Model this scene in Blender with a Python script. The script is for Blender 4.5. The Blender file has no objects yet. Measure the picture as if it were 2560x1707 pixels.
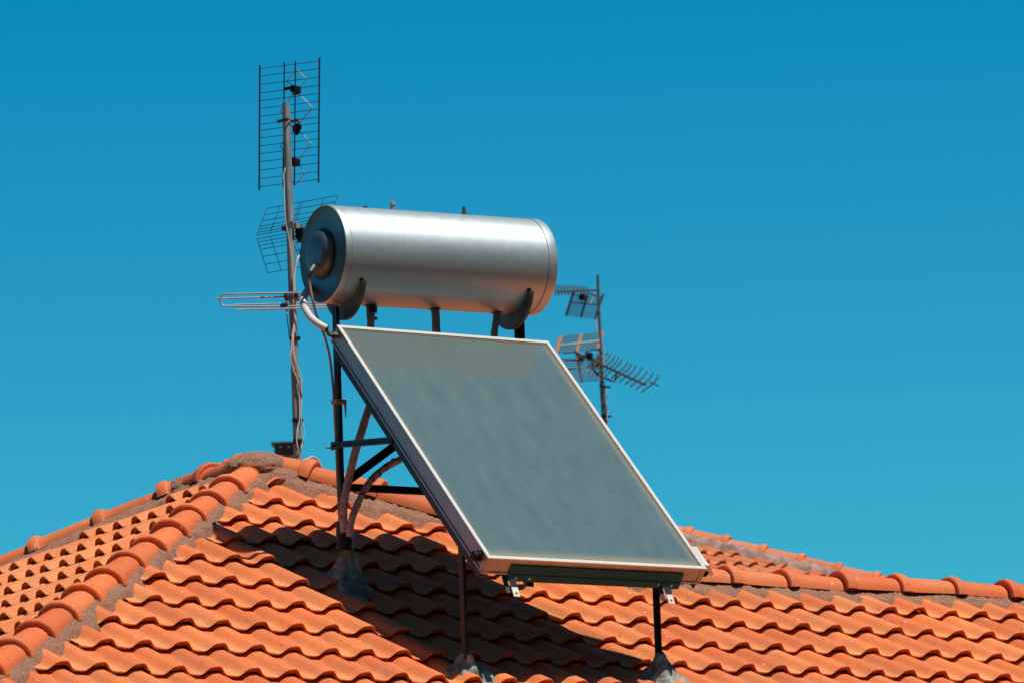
import bpy, bmesh, math, random
import numpy as np
from mathutils import Vector, Matrix, noise
random.seed(7); rng = np.random.default_rng(7)
V = lambda *a: np.array(a, float)
S = bpy.context.scene
C = S.collection

# ------------------------------------------------------------------ camera
ZO = 1.7                                   # eye height above the ground
W0, H0, FPX = 2560.0, 1707.0, 13434.33
YAW, PIT, ROLL = 0.5618483, 0.1770697, -0.0352296
fw = V(math.sin(YAW)*math.cos(PIT), math.cos(YAW)*math.cos(PIT), math.sin(PIT))
r0 = V(math.cos(YAW), -math.sin(YAW), 0); u0 = np.cross(r0, fw)
rt = math.cos(ROLL)*r0 + math.sin(ROLL)*u0; up = np.cross(rt, fw)
cam = bpy.data.cameras.new("camera"); co = bpy.data.objects.new("camera", cam); C.objects.link(co)
co.matrix_world = Matrix(((rt[0], up[0], -fw[0], 0), (rt[1], up[1], -fw[1], 0), (rt[2], up[2], -fw[2], ZO), (0, 0, 0, 1)))
cam.sensor_width = 36; cam.lens = FPX/W0*36; cam.clip_start = .5; cam.clip_end = 3000
cam.dof.use_dof = True; cam.dof.focus_distance = 28.8; cam.dof.aperture_fstop = 8.0
S.camera = co

# ------------------------------------------------------------------ light
SUN_EL, SUN_AZ = math.radians(65.5), math.radians(158)      # azimuth from +Y towards +X
w = bpy.data.worlds.new("World"); S.world = w; w.use_nodes = True
nt = w.node_tree; nt.nodes.clear()
sky = nt.nodes.new('ShaderNodeTexSky'); sky.sky_type = 'NISHITA'; sky.sun_disc = False
sky.sun_elevation = SUN_EL; sky.sun_rotation = SUN_AZ
sky.air_density = 1.0; sky.dust_density = 0.6; sky.ozone_density = 2.0; sky.altitude = 50
# deeper, bluer away from the horizon (clear dry air), red absorbed most
geo = nt.nodes.new('ShaderNodeTexCoord'); sep = nt.nodes.new('ShaderNodeSeparateXYZ')
nt.links.new(geo.outputs['Generated'], sep.inputs[0])
rmp = nt.nodes.new('ShaderNodeValToRGB'); el = rmp.color_ramp.elements
SKYR = [(0.0, (.30, .93, 1.0)), (.115, (.17, .95, 1.04)), (.245, (.012, .80, 1.02)), (.5, (.03, .44, .62)), (1.0, (.04, .32, .46))]
while len(el) < len(SKYR): el.new(.5)
for e_, (p_, c_) in zip(el, SKYR): e_.position = p_; e_.color = (*c_, 1)
nt.links.new(sep.outputs[2], rmp.inputs[0])
tm = nt.nodes.new('ShaderNodeMix'); tm.data_type = 'RGBA'; tm.blend_type = 'MULTIPLY'; tm.inputs[0].default_value = 1
nt.links.new(rmp.outputs[0], tm.inputs[7])
bg = nt.nodes.new('ShaderNodeBackground'); bg.inputs[1].default_value = 0.1
ow = nt.nodes.new('ShaderNodeOutputWorld')
nt.links.new(sky.outputs[0], tm.inputs[6]); nt.links.new(tm.outputs[2], bg.inputs[0]); nt.links.new(bg.outputs[0], ow.inputs[0])
sl = bpy.data.lights.new("sun", 'SUN'); sl.energy = 5.0; sl.angle = math.radians(.53); sl.color = (1.0, .93, .82)
so = bpy.data.objects.new("sun", sl); C.objects.link(so)
sd = V(math.sin(SUN_AZ)*math.cos(SUN_EL), math.cos(SUN_AZ)*math.cos(SUN_EL), math.sin(SUN_EL))
so.rotation_euler = Vector(sd).to_track_quat('Z', 'Y').to_euler()
S.view_settings.view_transform = 'Standard'; S.view_settings.look = 'None'
S.view_settings.exposure = 0; S.view_settings.gamma = 1

def at(px, py, yd):
    """point seen at photo pixel (px,py) on the vertical plane y = yd"""
    v = fw + (px-W0/2)/FPX*rt - (py-H0/2)/FPX*up
    return v*yd/v[1] + V(0, 0, ZO)
def projx(P):
    v = P-V(0, 0, ZO); return W0/2+FPX*(v@rt)/(v@fw)
X, Y, Z = V(1, 0, 0), V(0, 1, 0), V(0, 0, 1)
def nrm(v): return v/np.linalg.norm(v)

# ------------------------------------------------------------------ materials
def mat(name, build):
    m = bpy.data.materials.new(name); m.use_nodes = True; t = m.node_tree
    b = t.nodes['Principled BSDF']; build(t, b); return m
def nd(t, typ, **k):
    n = t.nodes.new(typ)
    for a, v in k.items(): setattr(n, a, v)
    return n
def tcoord(t, scale=(1, 1, 1), rot=(0, 0, 0)):
    tc = nd(t, 'ShaderNodeTexCoord'); mp = nd(t, 'ShaderNodeMapping')
    mp.inputs['Scale'].default_value = scale; mp.inputs['Rotation'].default_value = rot
    t.links.new(tc.outputs['Object'], mp.inputs[0]); return mp.outputs[0]
def nz(t, vec, scale, detail=4, rough=.55):
    n = nd(t, 'ShaderNodeTexNoise'); n.inputs['Scale'].default_value = scale
    n.inputs['Detail'].default_value = detail; n.inputs['Roughness'].default_value = rough
    t.links.new(vec, n.inputs['Vector']); return n.outputs['Fac']
def ramp(t, fac, stops):
    r = nd(t, 'ShaderNodeValToRGB'); e = r.color_ramp.elements
    while len(e) < len(stops): e.new(.5)
    for i, (p, c) in enumerate(stops):
        e[i].position = p; e[i].color = (*c, 1) if len(c) == 3 else c
    t.links.new(fac, r.inputs[0]); return r.outputs[0]
def mix(t, fac, a, b, blend='MIX'):
    m = nd(t, 'ShaderNodeMix', data_type='RGBA', blend_type=blend)
    for i, v in ((0, fac), (6, a), (7, b)):
        if hasattr(v, 'links'): t.links.new(v, m.inputs[i])
        elif isinstance(v, tuple): m.inputs[i].default_value = (*v, 1)
        else: m.inputs[i].default_value = v
    return m.outputs[2]
def bump(t, b, h, dist, strength=1.0):
    n = nd(t, 'ShaderNodeBump'); n.inputs['Distance'].default_value = dist; n.inputs['Strength'].default_value = strength
    t.links.new(h, n.inputs['Height']); t.links.new(n.outputs[0], b.inputs['Normal'])
def bw(t, c):
    n = nd(t, 'ShaderNodeRGBToBW'); t.links.new(c, n.inputs[0]); return n.outputs[0]
g3 = lambda v: (v, v, v)

def clay(c_lo, c_mid, c_hi, specks=True, attr=True):
    def f(t, b):
        v = tcoord(t)
        if attr:
            a = nd(t, 'ShaderNodeAttribute', attribute_name='tint'); fac = a.outputs['Fac']
        else:
            a = nd(t, 'ShaderNodeObjectInfo'); fac = a.outputs['Random']
        base = ramp(t, fac, [(0, c_lo), (.45, c_mid), (1, c_hi)])
        if attr:      # paler troughs: dust, plus sunlit contrast with the barrels painted in
            da = nd(t, 'ShaderNodeAttribute', attribute_name='dust_lit'); dn = nz(t, v, 7, 5, .6)
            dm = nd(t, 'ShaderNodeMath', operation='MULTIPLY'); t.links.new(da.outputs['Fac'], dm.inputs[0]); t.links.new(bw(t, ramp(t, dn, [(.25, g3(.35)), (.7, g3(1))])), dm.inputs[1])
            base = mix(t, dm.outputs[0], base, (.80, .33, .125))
        n0 = nz(t, v, 1.3, 5, .6)
        base = mix(t, bw(t, ramp(t, n0, [(.47, g3(0)), (.72, g3(.6))])), base, (.50, .175, .075))
        n1 = nz(t, v, 5, 5, .6); n2 = nz(t, v, 45, 5, .6)
        base = mix(t, bw(t, ramp(t, n1, [(.35, g3(0)), (.75, g3(.5))])), base, c_lo)
        base = mix(t, bw(t, ramp(t, n2, [(.5, g3(0)), (.8, g3(.35))])), base, c_hi)
        if specks:
            # lichen grey bloom, black specks, pale droppings
            n3 = nz(t, v, 2.2, 6, .7); n4 = nz(t, v, 130, 3, .6)
            m1 = nd(t, 'ShaderNodeMath', operation='MULTIPLY')
            t.links.new(bw(t, ramp(t, n3, [(.44, g3(0)), (.62, g3(1))])), m1.inputs[0])
            t.links.new(bw(t, ramp(t, n4, [(.48, g3(0)), (.62, g3(.75))])), m1.inputs[1])
            base = mix(t, m1.outputs[0], base, (.30, .17, .10))
            n5 = nz(t, v, 60, 2, .5)
            base = mix(t, bw(t, ramp(t, n5, [(.69, g3(0)), (.72, g3(.85))])), base, (.05, .03, .025))
            n6 = nz(t, v, 33, 1, .4)
            base = mix(t, bw(t, ramp(t, n6, [(.765, g3(0)), (.785, g3(.85))])), base, (.62, .55, .46))
        t.links.new(base, b.inputs['Base Color'])
        b.inputs['Roughness'].default_value = .72; b.inputs['Specular IOR Level'].default_value = .4
        n9 = nz(t, v, 260, 3, .6); bump(t, b, n9, .0025, .6)
    return f
M = {}
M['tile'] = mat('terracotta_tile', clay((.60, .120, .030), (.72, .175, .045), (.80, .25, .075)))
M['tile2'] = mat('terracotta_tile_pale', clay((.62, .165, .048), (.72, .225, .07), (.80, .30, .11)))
M['ridge'] = mat('ridge_terracotta', clay((.60, .115, .030), (.70, .155, .042), (.76, .205, .065), attr=False))
def f_mortar(t, b):
    v = tcoord(t); n = nz(t, v, 14, 8, .7); n2 = nz(t, v, 140, 5, .75); n3 = nz(t, v, 3, 4, .6)
    c = ramp(t, n2, [(.33, (.10, .04, .025)), (.46, (.47, .215, .130)), (.62, (.74, .41, .28))])
    c = mix(t, bw(t, ramp(t, n, [(.45, g3(0)), (.7, g3(.65))])), c, (.34, .17, .12))
    c = mix(t, bw(t, ramp(t, n3, [(.5, g3(0)), (.75, g3(.3))])), c, (.42, .25, .18))
    t.links.new(c, b.inputs['Base Color']); b.inputs['Roughness'].default_value = .95
    ad = nd(t, 'ShaderNodeMath', operation='ADD'); t.links.new(n, ad.inputs[0]); t.links.new(n2, ad.inputs[1])
    bump(t, b, ad.outputs[0], .022, 1)
M['mortar'] = mat('mortar', f_mortar)
def f_cement(t, b):
    v = tcoord(t); n = nz(t, v, 9, 7, .7); n2 = nz(t, v, 50, 5, .7)
    c = ramp(t, n, [(.35, (.07, .11, .11)), (.5, (.22, .29, .27)), (.66, (.50, .50, .42))])
    t.links.new(c, b.inputs['Base Color']); b.inputs['Roughness'].default_value = .95; bump(t, b, n2, .01, 1)
M['cement'] = mat('grey_cement', f_cement)
def plain(col, rough=.5, metal=0.0, var=.25, vscale=20, bmp=0.0, spec=.5, vs=(1, 1, 1)):
    def f(t, b):
        v = tcoord(t, vs); n = nz(t, v, vscale, 5, .6)
        lo = tuple(x*(1-var) for x in col); hi = tuple(min(1, x*(1+var*.6)) for x in col)
        t.links.new(ramp(t, n, [(.3, lo), (.7, hi)]), b.inputs['Base Color'])
        b.inputs['Roughness'].default_value = rough; b.inputs['Metallic'].default_value = metal
        b.inputs['Specular IOR Level'].default_value = spec
        if bmp: bump(t, b, n, bmp, 1)
    return f
def f_tank(t, b):
    v = tcoord(t); n = nz(t, v, 2.2, 3, .5); n2 = nz(t, v, 25, 5, .65); vs = tcoord(t, (60, 3, 3)); n3 = nz(t, vs, 3, 3, .5)
    c = ramp(t, n2, [(.35, (.47, .545, .575)), (.7, (.53, .60, .62))])
    t.links.new(c, b.inputs['Base Color']); b.inputs['Metallic'].default_value = .78
    r = ramp(t, n2, [(.3, g3(.45)), (.7, g3(.48))]); t.links.new(bw(t, r), b.inputs['Roughness'])
    bump(t, b, n, .001, .2)
M['tank'] = mat('silver_tank_sheet', f_tank)
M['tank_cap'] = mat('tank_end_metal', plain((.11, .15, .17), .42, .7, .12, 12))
M['alu'] = mat('white_aluminium_frame', plain((.64, .635, .60), .38, .35, .08, 30))
def f_side(t, b):
    v = tcoord(t, (40, 4, 4)); n = nz(t, v, 6, 6, .7); v2 = tcoord(t); n2 = nz(t, v2, 30, 4, .6)
    c = ramp(t, n2, [(.3, (.36, .335, .32)), (.7, (.45, .43, .41))])
    c = mix(t, bw(t, ramp(t, n, [(.52, g3(0)), (.66, g3(.75))])), c, (.16, .08, .05))
    t.links.new(c, b.inputs['Base Color']); b.inputs['Metallic'].default_value = .55; b.inputs['Roughness'].default_value = .42
M['side'] = mat('panel_side_aluminium', f_side)
M['side_clean'] = mat('panel_side_clean', plain((.36, .32, .33), .45, .6, .08, 8))
def f_glass(t, b):
    tc = nd(t, 'ShaderNodeTexCoord'); sp = nd(t, 'ShaderNodeSeparateXYZ'); t.links.new(tc.outputs['UV'], sp.inputs[0])
    def m(op, a, c=None):
        n = nd(t, 'ShaderNodeMath', operation=op)
        for i, q in enumerate((a, c)):
            if q is None: continue
            if hasattr(q, 'links'): t.links.new(q, n.inputs[i])
            else: n.inputs[i].default_value = q
        return n.outputs[0]
    u, v = sp.outputs[0], sp.outputs[1]
    mp = nd(t, 'ShaderNodeMapping'); mp.inputs['Scale'].default_value = (5, 1.6, 1); mp.inputs['Rotation'].default_value = (0, 0, .5)
    t.links.new(tc.outputs['UV'], mp.inputs[0]); n = nz(t, mp.outputs[0], 2.2, 4, .5)
    c = ramp(t, n, [(.3, (.056, .112, .132)), (.7, (.078, .140, .158))])
    # dust along the frame
    e = m('MINIMUM', m('MINIMUM', u, m('SUBTRACT', 1.29, u)), m('MINIMUM', v, m('SUBTRACT', 1.97, v)))
    d = m('POWER', m('MAXIMUM', m('SUBTRACT', 1.0, m('MULTIPLY', e, 22.0)), 0.0), 2.0)
    c = mix(t, m('MULTIPLY', d, .55), c, (.20, .21, .17))
    # browner tone over the top of the glass, with a faint pale edge
    nn = nz(t, tc.outputs['UV'], 9, 3, .5)
    edge = m('ADD', m('ADD', m('MULTIPLY', m('POWER', m('ABSOLUTE', m('SUBTRACT', u, .50)), 6.0), -1.9), .385), m('MULTIPLY', m('SUBTRACT', nn, .5), .03))
    q = m('SUBTRACT', edge, v)
    inside = nd(t, 'ShaderNodeMapRange'); t.links.new(q, inside.inputs[0]); inside.inputs[1].default_value = 0; inside.inputs[2].default_value = .09
    c = mix(t, m('MULTIPLY', inside.outputs[0], .5), c, (.098, .120, .108))
    line = m('MAXIMUM', m('SUBTRACT', 1.0, m('MULTIPLY', m('ABSOLUTE', m('SUBTRACT', q, .004)), 110.0)), 0.0)
    c = mix(t, m('MULTIPLY', line, .10), c, (.20, .23, .21))
    sp2 = nz(t, tc.outputs['UV'], 55, 2, .5)
    c = mix(t, bw(t, ramp(t, sp2, [(.76, g3(0)), (.79, g3(.5))])), c, (.35, .34, .30))
    t.links.new(c, b.inputs['Base Color']); b.inputs['Roughness'].default_value = .38; b.inputs['Specular IOR Level'].default_value = .35
    bump(t, b, nz(t, tc.outputs['UV'], 380, 2, .5), .001, .5)
M['glass'] = mat('milky_solar_glass', f_glass)
M['dark'] = mat('dark_painted_steel', plain((.012, .020, .024), .55, .1, .4, 25))
M['cradle'] = mat('weathered_grey_steel', plain((.11, .12, .12), .6, .3, .45, 14))
M['brace'] = mat('weathered_brace_steel', plain((.09, .085, .08), .65, .3, .6, 30))
def f_bracket(t, b):
    v = tcoord(t); n = nz(t, v, 18, 7, .7); n2 = nz(t, v, 60, 4, .6)
    c = ramp(t, n, [(.4, (.002, .10, .15)), (.60, (.004, .085, .11)), (.8, (.07, .09, .07))])  # teal sky reflection painted into the steel's colour
    t.links.new(c, b.inputs['Base Color']); b.inputs['Roughness'].default_value = .6; b.inputs['Specular IOR Level'].default_value = .25
M['bracket'] = mat('sky_teal_bracket', f_bracket)
M['tab'] = mat('galvanised_tab', plain((.62, .60, .52), .5, .3, .15, 40))
def f_insul(t, b):
    v = tcoord(t); n = nz(t, v, 26, 6, .7)
    c = ramp(t, n, [(.33, (.26, .19, .17)), (.5, (.54, .43, .39)), (.75, (.66, .56, .52))])
    t.links.new(c, b.inputs['Base Color']); b.inputs['Roughness'].default_value = .8; bump(t, b, n, .012, 1)
M['insul'] = mat('taped_pipe_insulation', f_insul)
M['insul_grey'] = mat('grey_tape_wrap', plain((.20, .195, .185), .7, 0, .4, 22, .012))
M['foam'] = mat('white_pipe_foam', plain((.62, .60, .58), .5, 0, .15, 15))
M['black'] = mat('black_tape', plain((.008, .009, .010), .45, 0, .3, 40, .004))
M['brass'] = mat('dirty_brass', plain((.16, .13, .08), .5, .6, .5, 60))
M['cable'] = mat('white_cable', plain((.60, .57, .52), .5, 0, .2, 10))
M['cable_d'] = mat('tan_cable', plain((.36, .30, .24), .6, 0, .3, 10))
M['rub'] = mat('black_rubber', plain((.010, .010, .011), .5, 0, .3, 40))
M['pinktape'] = mat('brown_packing_tape', plain((.33, .22, .18), .5, 0, .2, 30))
def f_galv(t, b):
    v = tcoord(t, (1, 1, .12)); n = nz(t, v, 50, 6, .65); v2 = tcoord(t); n2 = nz(t, v2, 3, 4, .6)
    c = ramp(t, n, [(.35, (.19, .225, .225)), (.65, (.36, .40, .39))])
    c = mix(t, bw(t, ramp(t, n2, [(.66, g3(0)), (.78, g3(.4))])), c, (.24, .15, .10))
    t.links.new(c, b.inputs['Base Color']); b.inputs['Roughness'].default_value = .6; b.inputs['Metallic'].default_value = .35
M['galv'] = mat('weathered_galvanised_pole', f_galv)
M['wire'] = mat('blackened_antenna_wire', plain((.020, .022, .025), .5, .3, .3, 30))
M['rod'] = mat('aluminium_rod', plain((.40, .45, .46), .5, .4, .3, 30))
M['dip'] = mat('aged_dipole_wire', plain((.46, .42, .36), .45, .5, .35, 30))
M['rust'] = mat('rusty_steel', plain((.17, .085, .05), .75, .2, .6, 40))
M['rustbar'] = mat('sun_bleached_orange_bar', plain((.62, .34, .18), .7, .0, .2, 30))
M['yagi'] = mat('brown_corroded_aluminium', plain((.050, .038, .032), .6, .3, .6, 40))
M['plas'] = mat('black_plastic', plain((.006, .006, .007), .6, 0, .2, 20, 0, .25))
M['blue'] = mat('blue_plastic', plain((.02, .05, .18), .5, 0, .2, 20))
M['galv2'] = mat('grimy_dark_pole', plain((.12, .125, .12), .6, .3, .5, 20))
M['brick'] = mat('sooty_chimney', plain((.06, .045, .04), .9, 0, .5, 6))
M['wall'] = mat('cream_render', plain((.60, .52, .40), .9, 0, .1, 3, .01))
def f_ground(t, b):
    v = tcoord(t); n = nz(t, v, .12, 8, .7); n2 = nz(t, v, 3, 6, .7)
    c = mix(t, n2, ramp(t, n, [(.4, (.016, .022, .014)), (.6, (.045, .040, .028))]), (.02, .022, .016), 'MIX')
    t.links.new(c, b.inputs['Base Color']); b.inputs['Roughness'].default_value = 1
M['surround'] = mat('dark_surround_matte', plain((.014, .018, .014), .95, 0, .5, .08))
M['ground'] = mat('dry_grass_ground', f_ground)

# ------------------------------------------------------------------ mesh helpers
class MB:
    def __init__(s): s.v = []; s.f = []; s.sm = []; s.n = 0
    def add(s, verts, faces, smooth=False):
        verts = np.asarray(verts, float); s.v.append(verts)
        for f in faces: s.f.append(tuple(i+s.n for i in f)); s.sm.append(smooth)
        s.n += len(verts); return s
    def tube(s, pts, r, seg=10, smooth=True, caps=True, wob=0.0):
        pts = [np.asarray(p, float) for p in pts]; n = len(pts)
        rs = r if hasattr(r, '__len__') else [r]*n
        T = [nrm(pts[min(i+1, n-1)]-pts[max(i-1, 0)]) for i in range(n)]
        a = np.cross(T[0], Z if abs(T[0][2]) < .9 else X); a = nrm(a); vs = []
        for i in range(n):
            a = nrm(a-T[i]*(a@T[i])); b = np.cross(T[i], a)
            for k in range(seg):
                th = 2*math.pi*k/seg; rr = rs[i]*(1+(random.uniform(-wob, wob) if wob else 0))
                vs.append(pts[i]+rr*(math.cos(th)*a+math.sin(th)*b))
        fs = [(i*seg+k, i*seg+(k+1) % seg, (i+1)*seg+(k+1) % seg, (i+1)*seg+k) for i in range(n-1) for k in range(seg)]
        s.add(vs, fs, smooth)
        if caps:
            s.add(vs[:seg], [tuple(range(seg))[::-1]]); s.add(vs[-seg:], [tuple(range(seg))])
        return s
    def prism(s, sec, p0, p1, ax, ay, smooth=False):
        """closed 2-D section (in ax, ay) swept from p0 to p1"""
        n = len(sec); vs = [p+x*ax+y*ay for p in (np.asarray(p0), np.asarray(p1)) for x, y in sec]
        s.add(vs, [(k, (k+1) % n, n+(k+1) % n, n+k) for k in range(n)], smooth)
        s.add(vs[:n], [tuple(range(n))[::-1]]); s.add(vs[n:], [tuple(range(n))]); return s
    def box(s, c, ax, ay, az):
        c, ax, ay, az = map(np.asarray, (c, ax, ay, az))
        vs = [c+i*ax+j*ay+k*az for i in (-1, 1) for j in (-1, 1) for k in (-1, 1)]
        return s.add(vs, [(0, 1, 3, 2), (4, 6, 7, 5), (0, 4, 5, 1), (2, 3, 7, 6), (0, 2, 6, 4), (1, 5, 7, 3)])
    def angle(s, p0, p1, a, b, wd=.04, th=.005):
        """L section: flanges along a and b"""
        return s.prism([(0, 0), (wd, 0), (wd, th), (th, th), (th, wd), (0, wd)], p0, p1, a, b)
    def lathe(s, c, ax, prof, seg=48, smooth=True, a=None):
        ax = nrm(ax); a = nrm(np.cross(ax, Z if abs(ax[2]) < .9 else X)) if a is None else a; b = np.cross(ax, a)
        vs = [c+h*ax+r*(math.cos(2*math.pi*k/seg)*a+math.sin(2*math.pi*k/seg)*b) for h, r in prof for k in range(seg)]
        fs = [(i*seg+k, (i+1)*seg+k, (i+1)*seg+(k+1) % seg, i*seg+(k+1) % seg) for i in range(len(prof)-1) for k in range(seg)]
        return s.add(vs, fs, smooth)
    def build(s, name, m, parent=None, bevel=0, fix=True):
        me = bpy.data.meshes.new(name); vs = np.concatenate(s.v)
        me.from_pydata(vs.tolist(), [], s.f); me.polygons.foreach_set('use_smooth', s.sm); me.update()
        if fix:
            bm = bmesh.new(); bm.from_mesh(me); bmesh.ops.remove_doubles(bm, verts=bm.verts, dist=1e-5)
            bmesh.ops.recalc_face_normals(bm, faces=bm.faces); bm.to_mesh(me); bm.free()
        me.materials.append(m); o = bpy.data.objects.new(name, me); C.objects.link(o)
        if fix: me.set_sharp_from_angle(angle=math.radians(38))
        if bevel:
            bv = o.modifiers.new('bevel', 'BEVEL'); bv.width = bevel; bv.segments = 2; bv.limit_method = 'ANGLE'
        attach(o, parent); return o
LOC = {}
def attach(o, parent):
    """parent while keeping world coordinates (things are Empties without rotation)"""
    if parent is None: return
    o.parent = parent; L = LOC.get(parent.name, V(0, 0, 0))
    if L.any():
        if o.type == 'MESH': o.data.transform(Matrix.Translation(Vector(-L)))
        o.location = (0, 0, 0)
    LOC[o.name] = L
def thing(name, label, cat, loc, group=None):
    o = bpy.data.objects.new(name, None); C.objects.link(o); o.location = tuple(loc); o.empty_display_size = .2
    LOC[o.name] = np.asarray(loc, float); return tag(o, label, cat, group)
def tag(o, label, cat, group=None):
    o['label'] = label; o['category'] = cat
    if group: o['group'] = group
    return o
def spline(pts, n=8):
    pts = [np.asarray(p, float) for p in pts]; P = [2*pts[0]-pts[1]]+pts+[2*pts[-1]-pts[-2]]; out = []
    for i in range(1, len(P)-2):
        for k in range(n):
            t = k/n; a, b, c, d = P[i-1:i+3]
            out.append(.5*((2*b)+(-a+c)*t+(2*a-5*b+4*c-d)*t*t+(-a+3*b-3*c+d)*t**3))
    out.append(P[-2]); return out

# ------------------------------------------------------------------ ground
g = MB().add([V(-600, -400, 0), V(900, -400, 0), V(900, 1200, 0), V(-600, 1200, 0)], [(0, 1, 2, 3)]).build('ground', M['ground'], fix=False)
g['kind'] = 'structure'

# unseen dark ring added behind the viewer to darken the tank's reflection
vs, fs = [], []
for k in range(61):
    a = math.radians(100+200*k/60); rad = 100; h = 58+14*math.sin(k*.7)+7*math.sin(k*2.1)
    for rr, hh in ((rad-60, -1), (rad-25, h*.5), (rad, h), (rad+90, -1)): vs.append(V(math.sin(a)*rr+10, math.cos(a)*rr, hh))
for k in range(60):
    for q in range(3): fs.append((k*4+q, k*4+q+1, k*4+q+5, k*4+q+4))
dark_surround = MB().add(vs, fs, True).build('dark_surround', M['surround'], fix=False); dark_surround['kind'] = 'structure'

# ------------------------------------------------------------------ roof tiles
TW = .21
AMP = .043
def prof_h(u):
    q = np.clip(np.where(u < 0, -u/.082, u/.058), 0, 1)
    b = (.5+.5*np.cos(np.pi*q**1.45))**.9
    pan = .006*np.clip((-.105-u)/.048, 0, 1)**2
    lift = .007*np.clip((u+.01)/.04, 0, 1)
    return AMP*b+pan+lift-AMP-.007
def prof_low(u):      # angular lower lip
    x = np.array([-.155, -.078, -.040, .022, .030, .064]); y = np.array([.004, -.001, .026, .034, .034, .004])
    return np.interp(u, x, y)-AMP-.007
def tiles(name, m, org, U, D, N, cells, gauge, keep, parent, nv=8, step=.041, seed=1, edgefix=0.0):
    """cells: (i,j) lattice of nose peaks at org+i*TW*U+j*gauge*D; keep(points)->mask clips faces"""
    r = np.random.default_rng(seed)
    us = np.concatenate([np.linspace(-.153, -.095, 5), np.linspace(-.088, .056, 20), [.062]])
    ns = len(us); vs_ = np.concatenate([np.linspace(-gauge-.055, -.03, nv), [-.008, -.0015]])
    rowsU, rowsV, rowsH = [], [], []
    ph = prof_h(us); pl = prof_low(us)
    for v in vs_: rowsU.append(us); rowsV.append(np.full(ns, v)); rowsH.append(ph+step*v/gauge)
    def row(v, h): rowsU.append(us); rowsV.append(np.full(ns, v)); rowsH.append(h)
    row(.0012, ph-.0025); row(-.004, ph-.0090); row(-.014, ph-.0095)
    row(-.016, np.minimum(ph-.0100, pl-.008)); row(-.009, np.minimum(ph-.0112, pl-.0105)); row(-.013, np.minimum(ph-.0160, pl-.0150)); row(-.09, np.minimum(ph-.0160, pl-.0150))
    nr = len(rowsU)
    u = np.concatenate(rowsU); v = np.concatenate(rowsV); h = np.concatenate(rowsH)
    # closing flank on the barrel's free (right) edge
    k0 = len(u); vv = vs_
    u = np.concatenate([u, np.full(len(vv), .063)]); v = np.concatenate([v, vv]); h = np.concatenate([h, ph[-1]+step*vv/gauge-.010])
    F = [(a*ns+b, a*ns+b+1, (a+1)*ns+b+1, (a+1)*ns+b) for a in range(nr-1) for b in range(ns-1)]
    F += [(a*ns+ns-1, k0+a, k0+a+1, (a+1)*ns+ns-1) for a in range(len(vv)-1)]
    F = np.array(F); nvt = len(u)
    allV, allF, tint, dust_lit = [], [], [], []; cnt = 0
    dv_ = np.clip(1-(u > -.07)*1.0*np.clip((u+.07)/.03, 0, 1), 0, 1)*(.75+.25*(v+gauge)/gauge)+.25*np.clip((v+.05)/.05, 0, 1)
    for i, j in cells:
        if keep is not None and not keep((org+(i*TW-.03)*U+(j*gauge-.13)*D)[None])[0]: continue
        du, dv, dh = r.normal(0, .002), r.normal(0, .005), r.normal(0, .0018)
        rot = r.normal(0, .009); tl = r.normal(0, .010)
        uu = u+du+rot*v; vv2 = v+dv-rot*u; hh = h+dh+tl*u
        P = org[None]+(i*TW+uu)[:, None]*U+(j*gauge+vv2)[:, None]*D+hh[:, None]*N
        f = F
        if keep is not None:
            mk = keep(P[F].mean(1))
            if not mk.any(): continue
            f = F[mk]
        allV.append(P); allF.append(f+cnt); cnt += nvt; dust_lit.append(np.clip(dv_, 0, 1)); tint.append(np.full(nvt, np.clip(r.normal(.45, .30), 0, 1)))
    P = np.concatenate(allV); f = np.concatenate(allF); tint = np.concatenate(tint)
    used = np.unique(f); rm = np.zeros(len(P), int); rm[used] = np.arange(len(used)); P = P[used]; f = rm[f]; tint = tint[used]; dust_lit = np.concatenate(dust_lit)[used]
    me = bpy.data.meshes.new(name); me.from_pydata(P.tolist(), [], f.tolist())
    me.polygons.foreach_set('use_smooth', [True]*len(f))
    at_ = me.attributes.new('tint', 'FLOAT', 'POINT'); at_.data.foreach_set('value', tint.astype(np.float32))
    a2_ = me.attributes.new('dust_lit', 'FLOAT', 'POINT'); a2_.data.foreach_set('value', dust_lit.astype(np.float32))
    me.update(); me.set_sharp_from_angle(angle=math.radians(48)); me.materials.append(m)
    o = bpy.data.objects.new(name, me); C.objects.link(o); attach(o, parent); return o

RP = 0.455077; GA = 0.373642; TT = math.tan(RP)
FO = V(12.571936, 24.429468, 3.923819+ZO)
Df = V(0, -math.cos(RP), -math.sin(RP)); Nf = V(0, -math.sin(RP), math.cos(RP))
Dl = V(-math.cos(RP), 0, -math.sin(RP)); Nl = V(-math.sin(RP), 0, math.cos(RP))
A0 = V(13.921983, 25.312547, 4.355938+ZO)
HS = .74
P0 = A0+HS*V(1, 1, TT)                       # apex of the hips
P1 = P0+.75*Y                                # rear end of the short ridge
RY = FO[1]+.05                               # wing ridge
RZ = FO[2]+.05*TT
tR = P0[1]-RY; PR = P0+tR*V(1, -1, -TT)      # right hip meets the wing ridge
LO = A0+1.294014*Y+.215554*Dl
EAVE = 3.15                                   # m down the slope from the reference row

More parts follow.
